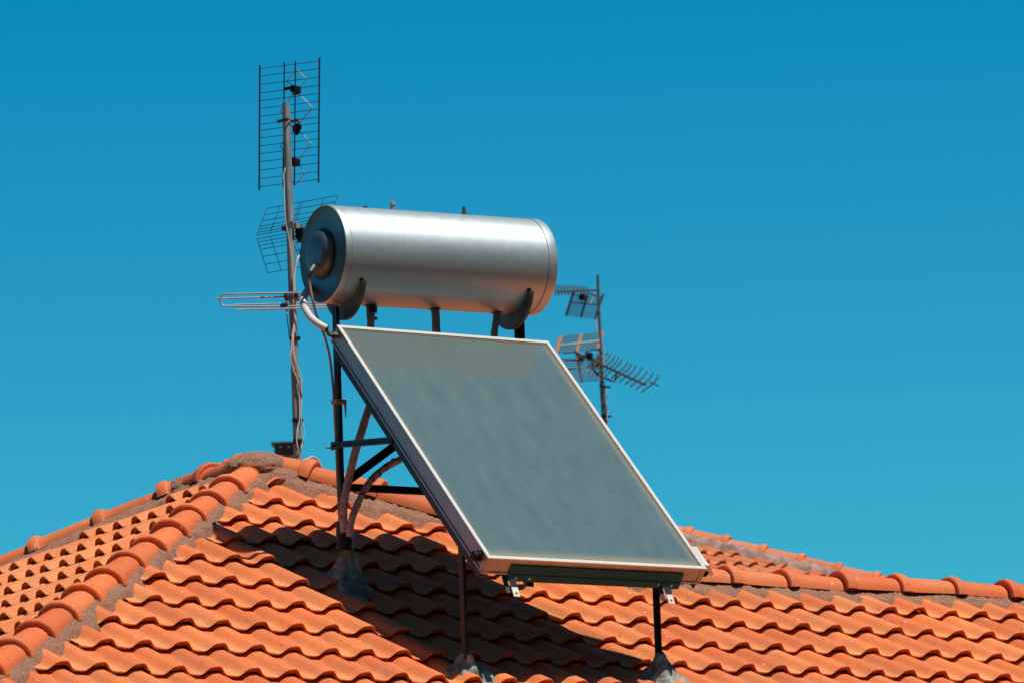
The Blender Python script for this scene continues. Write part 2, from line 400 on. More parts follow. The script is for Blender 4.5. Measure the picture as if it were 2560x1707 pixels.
house = thing('tiled_house', 'large orange terracotta tiled roof with mortared hips carrying the solar water heater', 'house', (14.5, 24.5, 0))
def keepF(P):
    x, y = P[:, 0], P[:, 1]
    return (x-A0[0]-(y-A0[1]) > .115) & ((y < RY-.095) | (x-P0[0]+(y-P0[1]) < -.17))
cells = [(i, j) for j in range(-4, 9) for i in range(-20, 46)
         if (FO[0]+i*TW-A0[0])-(FO[1]-j*GA*math.cos(RP)-A0[1]) > -.6 and (j >= 0 or 4 < i < 19)]
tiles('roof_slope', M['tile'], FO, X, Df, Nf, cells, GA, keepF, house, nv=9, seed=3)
def keepL(P):
    x, y = P[:, 0], P[:, 1]
    return (x-A0[0]-(y-A0[1]) < -.10) & ((x-P1[0])+(y-P1[1]) < -.13) & (x < P0[0]-.10)
cells = [(i, j) for j in range(-8, 12) for i in range(-30, 40)]
def okL(c):
    p = LO-c[0]*TW*Y+c[1]*GA*Dl
    return keepL(np.array([p+.2*X, p-.2*X, p-.2*Y, p+.2*Y, p-Dl*.4])).any() and p[2] > ZO+.9
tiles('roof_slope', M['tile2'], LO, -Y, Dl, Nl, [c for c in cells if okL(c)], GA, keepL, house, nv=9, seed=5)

# underlay: closed roof body just beneath the tiles, on cream walls
zE = FO[2]-EAVE*math.sin(RP); yE = FO[1]-EAVE*math.cos(RP)
xR = 22.2; dn = V(0, 0, -.085)
dE = (P0[2]-zE)/TT
cFL = V(P0[0]-dE, P0[1]-dE, zE); yB = P1[1]+dE; cBL = V(P0[0]-dE, yB, zE)
cFR = V(xR, P0[1]-dE, zE); cR = V(xR, RY, RZ); yWB = RY+(RZ-zE)/TT
cWB = V(xR, yWB, zE); cIn = V(P0[0]+(yWB-P0[1]+0)*0+tR+(0), RY, RZ)
xMR = P0[0]+dE
deck = MB()
vs = [P0, P1, cFL, cBL, cFR, cR, PR, cWB, V(xMR, yWB, zE), V(xMR, yB, zE)]
deck.add([p+dn for p in vs], [(2, 4, 5, 6, 0), (3, 2, 0, 1), (5, 7, 8, 6), (0, 6, 8, 9, 1), (1, 9, 3)])
deck.build('roof_deck', M['ridge'], house, fix=False)
wl = MB(); i = .35
ring = [V(cFL[0]+i, cFL[1]+i, 0), V(xR-.02, cFL[1]+i, 0), V(xR-.02, yWB-i, 0), V(xMR-i, yWB-i, 0), V(xMR-i, yB-i, 0), V(cFL[0]+i, yB-i, 0)]
n = len(ring); top = [V(p[0], p[1], zE+.02) for p in ring]
wl.add(ring+top, [(k, (k+1) % n, n+(k+1) % n, n+k) for k in range(n)])
wl.add([V(xR-.02, cFL[1]+i, zE), V(xR-.02, yWB-i, zE), V(xR-.02, RY, RZ-.12)], [(0, 1, 2)])
wl.build('wall', M['wall'], house, fix=False)

# ------------------------------------------------------------------ ridge caps
CAPSEC = [(-.128, -.03), (-.124, .005), (-.108, .036), (-.080, .062), (-.046, .080), (-.030, .0845), (0, .0855), (.030, .0845), (.046, .080), (.080, .062), (.108, .036), (.124, .005), (.128, -.03)]
def cap(p_low, p_up, side, nrmv, m, parent, jit=.004, flat=1.0, cs=.80):
    """one half-round ridge tile, thick collar at p_low, two fine rims at its upper end"""
    ax = nrm(p_up-p_low); L = np.linalg.norm(p_up-p_low); j = lambda: random.gauss(0, jit)
    a = nrm(side+ax*0); b = nrmv; b = nrm(b-a*(a@b)); off = a*j()+b*j()*.6
    ax = nrm(ax+a*random.gauss(0, .012)+b*random.gauss(0, .008))
    # stations: distance, outward scale offset
    st = [(-.012, -.004), (-.016, .013), (-.012, .021), (.004, .025), (.030, .025), (.046, .020), (.056, .008), (.075, .002), (.12, .0), (L*.75, -.004), (L-.012, -.009),
          (L-.004, -.009), (L-.002, -.004), (L+.006, -.004), (L+.008, -.010), (L+.02, -.011), (L+.022, -.006), (L+.030, -.006), (L+.032, -.012), (L+.05, -.014)]
    sec = [(x*cs, y*flat*cs) for x, y in CAPSEC]; ns = len(sec); vs = []
    for d, o in st:
        for x, y in sec:
            q = V(x, y+.03); q = q/ (np.linalg.norm(q)+1e-9)
            vs.append(p_low+off+ax*d+a*(x+o*q[0])+b*(y+o*max(q[1], 0)))
    mb = MB(); fs = [(i*ns+k, i*ns+k+1, (i+1)*ns+k+1, (i+1)*ns+k) for i in range(len(st)-1) for k in range(ns-1)]
    mb.add(vs, fs, True)
    # end face of the collar and underside
    inn = []
    for x, y in sec:
        q = nrm(V(x, y+.03)); inn.append(p_low+off-ax*.012+a*(x-.014*q[0])+b*(y-.014*max(q[1], 0)))
    k = ns
    mb.add(vs[:ns]+inn, [(i, i+1, k+i+1, k+i) for i in range(ns-1)])
    inn2 = [p+ax*(L*.8) for p in inn]; mb.add(inn+inn2, [(i, k+i, k+i+1, i+1) for i in range(ns-1)], True)
    o = mb.build('ridge_tile', m, parent, fix=False)
    o.data.set_sharp_from_angle(angle=math.radians(30)); return o
def caps(p_start, d, length, n, side, nv, m, parent, lift, first=0.0, cs=1.0, flat=1.0):
    """collars towards d (downhill); p_start = upper end"""
    d = nrm(d)
    for k in range(n):
        up_ = p_start+d*(k*length+first)+nv*lift; lo = up_+d*length
        cap(lo, up_, side, nv, m, parent, cs=cs, flat=flat)
hl = V(-1, -1, -TT); hlL = np.linalg.norm(hl)
def line_frame(d, n1, n2):
    d = nrm(d); nv = nrm(n1+n2); side = nrm(np.cross(d, nv)); return side, nv
Nb = V(0, math.sin(RP), math.cos(RP)); Nr = V(math.sin(RP), 0, math.cos(RP))
LIFT = -.046
ZC = at(2296, 1447, RY)[2]
# left hip: collars at t = -.32+.272k along (-1,-1,-tan) from A0
side, nv = line_frame(hl, Nf, Nl)
for k in range(0, 21):
    lo = A0+(-.32+.272*k)*hl+nv*LIFT; upp = A0+(-.32+.272*(k-1))*hl+nv*LIFT
    cap(lo, upp, side, nv, M['ridge'], house, cs=.70)
# right hip down to the wing ridge
hr = V(1, -1, -TT); side, nv = line_frame(hr, Nf, Nr); LIFT = .0
nR = int((tR)/.275)
for k in range(nR):
    cap(P0+(.235+.275*k)*hr+nv*LIFT, P0+(.235+.275*(k-1))*hr+nv*LIFT if k else P0+.10*hr+nv*LIFT, side, nv, M['ridge'], house)
# short ridge and the back hip
LIFT = -.036
cap(P0+.10*Y+Z*LIFT, P0+.46*Y+Z*LIFT, X, Z, M['ridge'], house); cap(P0+.47*Y+Z*LIFT, P0+.80*Y+Z*LIFT, X, Z, M['ridge'], house)
hb = V(-1, 1, -TT); side, nv = line_frame(hb, Nl, Nb)
for k in range(0, 13):
    cap(P1+(.12+.275*k)*hb+nv*(LIFT+.008), P1+(.12+.275*(k-1))*hb+nv*(LIFT+.008), side, nv, M['ridge'], house, cs=.68)
# wing ridge: collar at the left end of each cap
for k in range(-5, 10):
    x = FO[0]+4.205+.387*k-.09*0
    if x < PR[0]-.1: continue
    lo = V(x-.03, RY, ZC-.0685); cap(lo, lo+.387*X, Y, Z, M['ridge'], house)

# ------------------------------------------------------------------ mortar
def fbm(p, s, o=4): return noise.fractal(Vector(p)*s, 1.0, 2.0, o)
def mortar(pts, out, N, parent, width=.15, wn=.05, top=.012, m=None, ds=.012, name='mortar', seedo=0.0, t0=.02, lowh=-.062):
    """bedding strip beside a ridge line: pts along it, out = in-plane outward, N = slope normal"""
    L = [0]
    for a, b in zip(pts[:-1], pts[1:]): L.append(L[-1]+np.linalg.norm(b-a))
    n = max(2, int(L[-1]/ds)); ts = np.linspace(0, width+wn+.06, int((width+wn+.06)/ds)+1); vs = []
    for i in range(n+1):
        s = L[-1]*i/n; k = min(int(np.searchsorted(L, s, 'right')-1), len(pts)-2)
        base = pts[k]+(pts[k+1]-pts[k])*((s-L[k])/(L[k+1]-L[k]))
        wloc = width+wn*fbm(base+seedo, 4.5, 3)+.4*wn*fbm(base+seedo, 17, 3)
        for t in ts:
            q = base+out*t; f = t/wloc
            h = top-.15*(t-.1) if t < wloc else top-.15*(wloc-.1)-(t-wloc)*1.2
            h += .010*fbm(q+seedo, 9, 4)+.007*fbm(q, 30, 5)+.004*abs(fbm(q, 70, 3))
            vs.append(base+out*t+N*max(h, -.13))
    nt_ = len(ts); fs = [(i*nt_+k, i*nt_+k+1, (i+1)*nt_+k+1, (i+1)*nt_+k) for i in range(n) for k in range(nt_-1)]
    return MB().add(vs, fs, True).build(name, m or M['mortar'], parent, fix=False)
hn = nrm(hl)
mortar([A0-.62*hl, A0+4.2*hl], nrm(np.cross(hn, Nf))*np.sign(np.cross(hn, Nf)[0]), Nf, house, width=.145, wn=.045, top=-.024, ds=.0085)
o_ = np.cross(hn, Nl); o_ = nrm(o_)*(-1 if o_[0] > 0 else 1)
mortar([A0-.62*hl, A0+5.3*hl], o_, Nl, house, width=.13, wn=.03, top=-.03, ds=.014)
o_ = np.cross(nrm(hr), Nf); o_ = nrm(o_)*(-1 if o_[2] > 0 else 1)
mortar([P0, PR+.05*hr], o_, Nf, house, width=.195, wn=.06, top=.002, seedo=3.0, ds=.0085)
mortar([V(PR[0]-.1, RY, RZ), V(xR, RY, RZ)], Df, Nf, house, width=.20, wn=.035, top=-.026, seedo=5.0, ds=.0085)
o_ = np.cross(nrm(hb), Nl); o_ = nrm(o_)*(-1 if o_[2] > 0 else 1)
mortar([P1, P1+3.6*hb], o_, Nl, house, width=.22, wn=.04, top=-.012, seedo=7.0)
mortar([P0, P1], Dl, Nl, house, width=.24, wn=.07, top=-.005, seedo=9.0)
def blob(c, r, parent, m, name='mortar', sub=5, amp=.35, sc=(1, 1, 1), fr=3.0, flat=None):
    bm = bmesh.new(); bmesh.ops.create_icosphere(bm, subdivisions=sub, radius=1)
    for v in bm.verts:
        d = V(*v.co); k = 1+amp*fbm(d*fr+c, 1, 5)*.6+.04*fbm(d*fr*4+c, 1, 4)
        k += .010*fbm(d*14+c, 1, 4); v.co = Vector(c+d*k*r*np.asarray(sc))
    me = bpy.data.meshes.new(name); bm.to_mesh(me); bm.free()
    me.polygons.foreach_set('use_smooth', [True]*len(me.polygons)); me.materials.append(m)
    o = bpy.data.objects.new(name, me); C.objects.link(o); attach(o, parent); return o
blob(P0+V(.01, -.04, -.058), .165, house, M['mortar'], sc=(1.15, 1.05, .62), amp=.09, fr=1.6)
blob(P0+V(.12, -.15, -.140), .14, house, M['mortar'], sc=(1.25, 1.0, .6), amp=.09, fr=1.6)
blob(P1+V(.0, .02, -.06), .13, house, M['mortar'], sc=(1., 1.1, .7), amp=.09, fr=1.6)

# ------------------------------------------------------------------ solar water heater
PT = V(14.044, 24.036, 5.095+ZO); PW, PL, TH = 1.3166, 2.0185, .094
TI = math.radians(44.96); Dp = V(0, -math.cos(TI), -math.sin(TI)); Np = V(0, -math.sin(TI), math.cos(TI))
pp = lambda x, d, h=0: PT+x*X+d*Dp+h*Np
def zroof(x, y): return FO[2]+(y-FO[1])*TT
heater = thing('solar_water_heater', 'rooftop solar water heater with silver horizontal tank above a tilted milky glass collector', 'water heater', (14.7, 23.4, zroof(0, 23.4)-.05))
# collector
col = MB()
sides = M['side_clean']
def slab(x0, x1, d0, d1, h0, h1): return MB().box(pp((x0+x1)/2, (d0+d1)/2, (h0+h1)/2), X*(x1-x0)/2, Dp*(d1-d0)/2, Np*(h1-h0)/2)
coll = slab(.004, PW-.004, .004, PL-.004, -TH+.004, -.012).build('collector_box', M['dark'], heater)
# side profiles with a groove and a lower lip
sec = [(0, -.0), (0, -.006), (.0035, -.008), (.0035, -TH+.012), (-.003, -TH+.010), (-.003, -TH), (.03, -TH), (.03, 0)]
mb = MB(); mb.prism(sec, pp(0, 0), pp(0, PL), X, Np); mb.prism([(-a, b) for a, b in sec], pp(PW, 0), pp(PW, PL), X, Np)
mb.prism(sec, pp(0, 0), pp(PW, 0), Dp, Np)
mb.build('side_panel', M['side_clean'], coll)
mb = MB(); mb.prism([(-a, b) for a, b in sec], pp(-.001, PL), pp(PW+.001, PL), Dp, Np)
mb.build('bottom_panel', M['side'], coll)
fr = MB(); lw = .021
for a, b, q in ((0, lw, 0), (PW-lw, PW, 0)):
    fr.box(pp((a+b)/2, PL/2, .002), X*(b-a)/2, Dp*(PL/2+.002), Np*.0035)
for a, b in ((-.002, lw), (PL-lw, PL+.002)):
    fr.box(pp(PW/2, (a+b)/2, .0022), X*(PW/2-lw), Dp*(b-a)/2, Np*.0033)
fr.build('frame', M['alu'], coll, bevel=.0015)
gk = MB()
for a in (lw+.003, PW-lw-.003): gk.box(pp(a, PL/2, -.001), X*.0035, Dp*(PL/2-lw), Np*.0025)
for a in (lw+.003, PL-lw-.003): gk.box(pp(PW/2, a, -.0012), X*(PW/2-lw), Dp*.0035, Np*.0025)
gk.build('gasket', M['brass'], coll)
me = bpy.data.meshes.new('glass'); cs_ = [pp(lw-.002, lw-.002, -.003), pp(PW-lw+.002, lw-.002, -.003), pp(PW-lw+.002, PL-lw+.002, -.003), pp(lw-.002, PL-lw+.002, -.003)]
low = [p-Np*.004 for p in cs_]
me.from_pydata([tuple(p) for p in cs_+low], [], [(3, 2, 1, 0), (4, 5, 6, 7), (0, 1, 5, 4), (1, 2, 6, 5), (2, 3, 7, 6), (3, 0, 4, 7)])
uv = me.uv_layers.new(); uvs = [(0, 0), (PW, 0), (PW, PL), (0, PL)]*2
for l in me.loops: uv.data[l.index].uv = uvs[l.vertex_index]
me.materials.append(M['glass']); go = bpy.data.objects.new('glass', me); C.objects.link(go); attach(go, coll)
# bolts / plugs at the header ends
def plug(p, ax, parent, m, r=.024, L=.05, name='plug'):
    mb = MB(); mb.lathe(p, ax, [(0, 0), (0, r*1.35), (.008, r*1.35), (.009, r), (L*.6, r), (L*.62, r*1.15), (L, r*1.15), (L+.004, r*.8), (L+.004, 0)], 6 if m is M['tab'] else 12, False)
    return mb.build(name, m, parent)
plug(pp(-.002, PL-.075, -.042), -X, coll, M['plas'], .022, .035)
plug(pp(PW+.002, PL-.05, -.05), X, coll, M['plas'], .024, .04)
mb = MB(); mb.prism([(0, 0), (.03, 0), (.075, -.05), (.075, -.065), (0, -.05)], pp(PW+.003, PL-.03, .004), pp(PW+.003, PL-.19, .004), X, Np)
mb.build('corner_bracket', M['alu'], coll)
# lower bracket with hanging tabs
x0, x1 = .155, PW-.125
br = MB(); br.box(pp((x0+x1)/2, PL+.004, -.066), X*(x1-x0)/2, Dp*.0025, Np*.034)
br.box(pp((x0+x1)/2, PL-.016+.002, -TH-.016), X*(x1-x0)/2, Dp*.020, Np*.003)
br.box(pp((x0+x1)/2, PL+.008, -TH-.012), X*(x1-x0)/2, Dp*.003, Np*.020)
brk = br.build('lower_bracket', M['bracket'], coll)
for x in (x0+.05, x0+.13, x1-.13, x1-.05): MB().lathe(pp(x, PL+.009, -TH-.012), Dp, [(0, .008), (.003, .007), (.005, 0)], 12).build('screw', M['tab'], brk)
for xt in (x0+.03, x1-.075):
    mb = MB(); d = nrm(V(0, -.30, -1)+.35*Dp)
    a, b = pp(xt, PL+.0, -TH-.015), pp(xt, PL+.0, -TH-.015)+d*.115
    hole = .006
    mb.box((a+b)/2, X*.0195, (b-a)/2, np.cross(X, d)*.0022); tb = mb.build('tab', M['tab'], brk, bevel=.006)
    mb = MB(); mb.lathe(b-d*.02+np.cross(X, d)*-.0024, np.cross(X, d)*-1, [(0, .0075), (.0006, .0075), (.0006, 0)], 14, False); mb.build('hole', M['rust'], brk)
    MB().box(a+d*.04+X*-.045, X*.012, d*.055, np.cross(X, d)*.003).build('tab', M['dark'], brk)
# rails under both sides of the collector
RX = (.028, PW-.028)
mb_r = []
for k, x in enumerate(RX):
    mb = MB(); s_ = 1 if k == 0 else -1
    mb.angle(pp(x-.02*s_, .06, -TH-.003), pp(x-.02*s_, PL-.02, -TH-.003), X*s_, -Np, .042, .005)
    mb.build('rail', M['dark'], heater)
# posts
TC = V(14.058, 24.18, 5.506+ZO); tax = nrm(V(math.cos(-.031)*math.cos(.011), math.sin(-.031)*math.cos(.011), math.sin(.011)))
TR_, TL_ = .261, 1.297
yp = TC[1]+.0
xp = (at(848, 1000, yp)[0], at(1300, 815, yp)[0])
tb = nrm(np.cross(tax, Z)); tn = np.cross(tb, tax)     # tb towards -y (front), tn up
for k, x in enumerate(xp):
    s_ = 1 if k == 0 else -1
    z1 = TC[2]-TR_-.015; z0 = zroof(x, yp)-.16
    MB().angle(V(x-.016*s_, yp+.02, z0), V(x-.016*s_, yp+.02, z1), X*s_, -Y, .042, .005).build('back_post', M['dark'], heater)
yl = PT[1]-1.13
xl = (at(1149, 1500, yl)[0], at(1645, 1550, yl)[0])
for k, x in enumerate(xl):
    s_ = 1 if k == 0 else -1
    dd = (PT[1]-yl)/math.cos(TI); zt = PT[2]-dd*math.sin(TI)-TH/math.cos(TI)-.01
    MB().angle(V(x-.0*s_, yl, zroof(x, yl)-.17), V(x-.0*s_, yl, zt), X*s_, -Y, (.040, .027)[k], .005).build('front_leg', M['dark'], heater)
# braces
def brace(p, q, m, wd=.036, a=None, b=None, name='brace'):
    d = nrm(q-p); a = nrm(np.cross(d, X if abs(d[0]) < .8 else Y)) if a is None else a; b = np.cross(d, a)
    return MB().angle(p, q, a, b, wd, .004).build(name, m, heater)
bp = at(836, 1117, yp-.0); yq = PT[1]-.62
dq = min(np.linspace(.2, 1.4, 300), key=lambda d: abs(projx(pp(.0, d, -TH-.03))-978))
qe = pp(0, dq, -TH-.03)
for k, x in enumerate(xp):
    brace(V(x-.028, yp+.05, bp[2]), V((PT[0]+.004, PT[0]+PW-.03)[k], qe[1], qe[2]-.01), M['brace'], .036)
zc = at(872, 1225, yp)[2]
brace(V(xp[0], yp+.03, zc), V(xp[1], yp+.03, zc+.005), M['dark'], .042)
pa = at(858, 1215, yp+.03); pb = at(990, 1117, yp+.03); dd = nrm(pb-pa)
brace(V(xp[0]+.01, yp+.035, pa[2]-.02), V(xp[0]+.01, yp+.035, pa[2]-.02)+(pb-pa)/(pb-pa)[0]*(xp[1]-xp[0]-.1)*.9, M['dark'], .04)
bl = MB()
for (x, z) in ((xp[0], bp[2]),):
    bl.lathe(V(x-.034, yp+.012, z), -X, [(0, 0), (0, .016), (.012, .016), (.012, 0)], 6, False)
bl.build('bolt', M['rust'], heater)
# ---- tank
tank = MB()
prof = [(.036, TR_), (.0365, TR_-.002), (.0385, TR_-.002), (.039, TR_)]
pr = [(-.002, TR_-.004), (0, TR_+.0005), (.003, TR_+.0015), (.034, TR_+.0015), (.0355, TR_-.003), (.0375, TR_-.003), (.039, TR_)]
pr += [(x, TR_) for x in np.linspace(.08, TL_-.10, 12)]
pr += [(TL_-.062, TR_), (TL_-.0605, TR_-.004), (TL_-.058, TR_-.004), (TL_-.056, TR_+.002), (TL_-.012, TR_+.002), (TL_-.003, TR_-.001), (TL_, TR_-.01), (TL_, 0)]
tk = tank.lathe(TC, tax, pr, 128).build('tank', M['tank'], heater)
tk.data.set_sharp_from_angle(angle=math.radians(50))
mb = MB(); mb.lathe(TC, tax, [(-.002, TR_-.004), (-.0045, TR_-.009), (-.002, TR_-.014), (-.0012, .16), (-.0012, 0)], 96); mb.build('end_cap', M['tank_cap'], tk)
mb = MB(); mb.lathe(TC, -tax, [(.0, .140), (.004, .140), (.005, .130), (.001, .129)], 64); mb.build('gasket_ring', M['rub'], tk)
mb = MB(); mb.lathe(TC, -tax, [(.0, .128), (.006, .128), (.018, .126), (.032, .120), (.044, .109), (.052, .094), (.056, .078), (.057, .0)], 64); cov = mb.build('service_cover', M['tank_cap'], tk)
# lengthwise lap seam low on the front
for q_ in (-1.02,):
    ang = q_; c0 = TC+TR_*(math.cos(ang)*tb+math.sin(ang)*tn)
    MB().tube([c0+.06*tax, c0+(TL_-.07)*tax], .0006, 6).build('seam', M['tank'], tk)
def tanktop(x): return TC+x*tax+TR_*tn
def xat(px, py, z=None):
    return min(np.linspace(0, TL_, 400), key=lambda x: abs(projx(tanktop(x))-px))
for px, pr_, m, nm in ((913.5, [(0, .014), (.012, .014), (.014, .008), (.014, 0)], M['rub'], 'plug'),
      (983, [(-.004, .024), (.003, .024), (.004, .0135), (.028, .0135), (.028, .017), (.036, .0175), (.038, .015), (.046, .015), (.050, .010), (.051, 0)], M['galv'], 'valve'),
      (1160, [(-.004, .022), (.002, .022), (.003, .0125), (.02, .0125), (.021, .010), (.05, .0095), (.051, 0)], M['brass'], 'valve')):
    MB().lathe(tanktop(xat(px, 0)), tn, pr_, 14).build(nm, m, tk)
    if nm == 'valve': MB().lathe(tanktop(xat(px, 0)+.012), tn, [(-.004, .03), (.0015, .03), (.002, 0)], 16).build('washer', M['rub'], tk)
# cradles
def cradle(xo):
    c = TC+xo*tax; pts = []
    N_ = 26; a0, a1 = math.radians(-150), math.radians(-40)
    inner = [(TR_+.001, a) for a in np.linspace(a0, a1, N_)]
    def ro(a):
        k = math.radians(-90); w_ = abs(a-k)/math.radians(54)
        return TR_+.006+.080*max(0, (1-w_**1.7))
    outer = [(ro(a), a) for a in np.linspace(a1, a0, N_)]
    sec = [(r*math.cos(a), r*math.sin(a)) for r, a in inner+outer]
    mb = MB(); n = len(sec)
    vs = [c+s*tax*.003+x*tb+y*tn for s in (-1, 1) for x, y in sec]
    fs = []
    for k in range(N_-1):
        o1, o2 = 2*N_-1-k, 2*N_-2-k
        fs += [(k, k+1, o2, o1), (n+k, n+o1, n+o2, n+k+1)]
    fs += [(k, (k+1) % n, n+(k+1) % n, n+k) for k in range(n)]
    mb.add(vs, fs)
    # folded outer flange
    fl = [c+x*tb+y*tn for x, y in sec[N_:]]
    fv = []
    for p in fl: fv += [p-tax*.003, p+tax*.024, p+tax*.024+nrm(p-c)*-.004, p-tax*.003+nrm(p-c)*-.004]
    mb.add(fv, [(4*k+a, 4*k+(a+1) % 4, 4*(k+1)+(a+1) % 4, 4*(k+1)+a) for k in range(N_-1) for a in range(4)])
    o = mb.build('cradle', M['cradle'], heater)
    tip = c+(TR_+.004)*(math.cos(a1)*tb+math.sin(a1)*tn)
    MB().lathe(tip, tb, [(-.004, .013), (.004, .012), (.006, 0)], 12).build('bolt', M['dark'], o)
cradle(.115); cradle(1.14)
# ---- pipes
def pipe(name, pts, r, m, seg=14, wob=0.0, n=8, parent=heater, lumps=0.0):
    P = spline(pts, n); rs = [r*(1+lumps*random.uniform(-1, 1)) for _ in P]
    return MB().tube(P, rs, seg, wob=wob).build(name, m, parent)
for px0, px1, m, r, wb in ((924, 930, M['insul_grey'], .021, .10), (1087, 1094, M['insul_grey'], .0225, .05), (1242, 1236, M['insul_grey'], .019, .12)):
    t0 = min(np.linspace(0, TL_, 400), key=lambda x: abs(projx(TC+x*tax-TR_*tn+tb*0)-px0))
    top = TC+t0*tax-(TR_-.01)*tn; bot = at(px1, 850, top[1]-.01)
    pipe('insulated_pipe', [top, top*.7+bot*.3+V(.002, 0, 0), top*.3+bot*.7+V(-.003, 0, 0), bot, bot-V(0, .0, .12)], r, m, wob=wb*.5, lumps=wb*.6, n=5)
    MB().lathe(top, -tn, [(.008, .034), (.011, .034), (.012, .02)], 18).build('washer', M['rub'], tk)
# bare pipe end wrapped tape with black gap
gz = at(932, 775, TC[1]-.02); MB().lathe(gz, -Z, [(-.02, .0), (-.02, .026), (.016, .024), (.016, 0)], 9, False).build('pipe_joint', M['black'], heater)
gq = at(932, 797, TC[1]); MB().lathe(gq, -Z, [(-.006, .0), (-.006, .0255), (.006, .0255), (.006, 0)], 12, False).build('pipe_joint', M['black'], heater)
yy = yp-.05
pipe('insulated_pipe', [at(960, 960, yy+.12), at(925, 1015, yy+.06), at(904, 1078, yy+.02), at(888, 1130, yy), at(872, 1195, yy), at(862, 1245, yy-.02), at(858, 1290, yy-.03), at(861, 1330, yy-.03)], .0215, M['insul'], wob=.03, lumps=.05, n=6)
pB = pipe('insulated_pipe', [at(1060, 1110, yy+.12), at(1003, 1146, yy+.06), at(960, 1170, yy+.03), at(925, 1203, yy), at(903, 1240, yy-.03), at(885, 1280, yy-.05), at(877, 1310, yy-.06), at(874, 1340, yy-.06)], .0185, M['insul'], wob=.03, lumps=.06, n=6)
for px, py, qx, qy, dy in ((985, 1152, 978, 1157, .05), (962, 1169, 956, 1173, .03), (946, 1183, 941, 1188, .015), (930, 1197, 926, 1202, 0), (917, 1215, 914, 1220, -.01), (905, 1236, 902, 1241, -.03), (893, 1262, 891, 1267, -.04), (884, 1284, 882, 1290, -.05)):
    a_, b_ = at(px, py, yy+dy), at(qx, qy, yy+dy); c_ = nrm(b_-a_); c_ = nrm(c_+V(random.uniform(-.3, .3), 0, random.uniform(-.3, .3)))
    MB().tube([a_-c_*.0025, a_+c_*.0025], [.0198, .0200], 14).build('tape_edge', M['brace'], pB)
# black wrap round the foot of the post
wr = [at(862, y_, yp-.03) for y_ in (1304, 1312, 1326, 1342, 1356, 1375)]
MB().tube(wr, [.044, .047, .0465, .045, .044, .046], 14, wob=.04).build('tape_wrap', M['black'], heater)
# white foam pipe from the back of the tank to the upper header
ex = pp(-.03, .055, -.045)
def ap(px, py, k): return at(px, py, k)
yA = ex[1]
fp = [at(778, 716, TC[1]+.16), at(763, 735, TC[1]+.10), at(759, 752, TC[1]+.05), at(763, 772, TC[1]), at(777, 794, TC[1]-.06), at(797, 811, yA+.02), at(817, 822, yA)]
foam = pipe('foam_pipe', fp, .0195, M['foam'], seg=18, n=7)
cut = nrm(fp[-1]-fp[-2]); MB().lathe(fp[-1]-cut*.004, cut, [(0, 0), (0, .0205), (.010, .0205), (.011, .015), (-.02, .013)], 18, False).build('pipe_sleeve', M['black'], heater)
MB().tube(spline([fp[-1]-cut*.03, at(819, 829, yA), at(822, 836, yA), at(830, 838, yA), at(842, 839, yA)], 5), .011, 10).build('elbow', M['brass'], heater)
MB().lathe(at(835, 838, yA), X, [(-.012, 0), (-.012, .019), (.006, .019), (.008, .016), (.02, .016), (.02, 0)], 8, False).build('nut', M['brass'], heater)
# thermostat cable from the service cover
cb = [at(797, 659.5, TC[1]-.02), at(787, 663, TC[1]-.03), at(779, 674, TC[1]-.04), at(773, 690, TC[1]-.04), at(773.5, 706, TC[1]-.03), at(777, 728, TC[1]-.03), at(783, 757, TC[1]-.03),
      at(789, 782, TC[1]), at(800, 812, TC[1]), at(812, 842, TC[1]), at(823, 884, yp+.02), at(829, 929, yp+.02), at(834, 985, yp), at(838, 1060, yp), at(842, 1150, yp), at(846, 1250, yp-.02), at(850, 1320, yp-.03)]
pipe('power_cable', cb, .0068, M['cable_d'], seg=8, n=5)
MB().tube([at(777, 679, TC[1]-.042), at(773, 691, TC[1]-.042), at(773, 695, TC[1]-.042)], [.010, .0105, .0095], 9).build('tape_wrap', M['black'], heater)
MB().lathe(at(798, 660, TC[1]-.01)+tax*.01, -tax, [(0, .012), (.008, .011), (.009, 0)], 12).build('grommet', M['rub'], heater)
# strip of packing tape on the post
tp = at(847, 1004, yp-.032)
mb = MB(); mb.box(tp, X*.033+0*Y, Y*.026, Z*.010)
mb.build('packing_tape', M['pinktape'], heater)
MB().add([tp+V(.012, -.028, .0), tp+V(.030, -.028, 0), tp+V(.026, -.030, -.09), tp+V(.022, -.030, -.09)], [(0, 1, 2, 3)]).build('packing_tape', M['pinktape'], heater, fix=False)
# mortar footings
def mound(c, r, h, seed, lean=(0, 0)):
    n, mth = 26, 40; vs = []
    for i in range(n+1):
        t = i/n
        for k in range(mth):
            a = 2*math.pi*k/mth; d = V(math.cos(a), math.sin(a), 0)
            rr = r*(t**1.15)*(1+.34*fbm(d*1.6+seed, 1, 4))
            hh = h*(1-t)**1.25
            p = c+d*(.028*(1-t)+rr)+V(lean[0]*(1-t), lean[1]*(1-t), 0)
            base = zroof(p[0], p[1])-.058
            rf = fbm(p+seed, 13, 4); p += d*.022*fbm(p+seed+5, 16, 4); p[2] = base+hh+.030*rf+.014*fbm(p, 32, 4)
            if t > .93: p[2] -= (t-.93)*.5
            vs.append(p)
    vs.append(V(c[0]+lean[0], c[1]+lean[1], vs[0][2]+.005))
    fs = [(i*mth+k, i*mth+(k+1) % mth, (i+1)*mth+(k+1) % mth, (i+1)*mth+k) for i in range(n) for k in range(mth)]
    fs += [((k+1) % mth, k, len(vs)-1) for k in range(mth)]
    return MB().add(vs, fs, True).build('mortar_footing', M['cement'], heater, fix=False)
mound(V(xp[0]+.01, yp-.03, 0), .15, .21, 1.0)
mound(V(xl[0]+.02, yl-.02, 0), .12, .11, 4.0)
mound(V(xl[1]-.0, yl-.02, 0), .13, .16, 8.0)

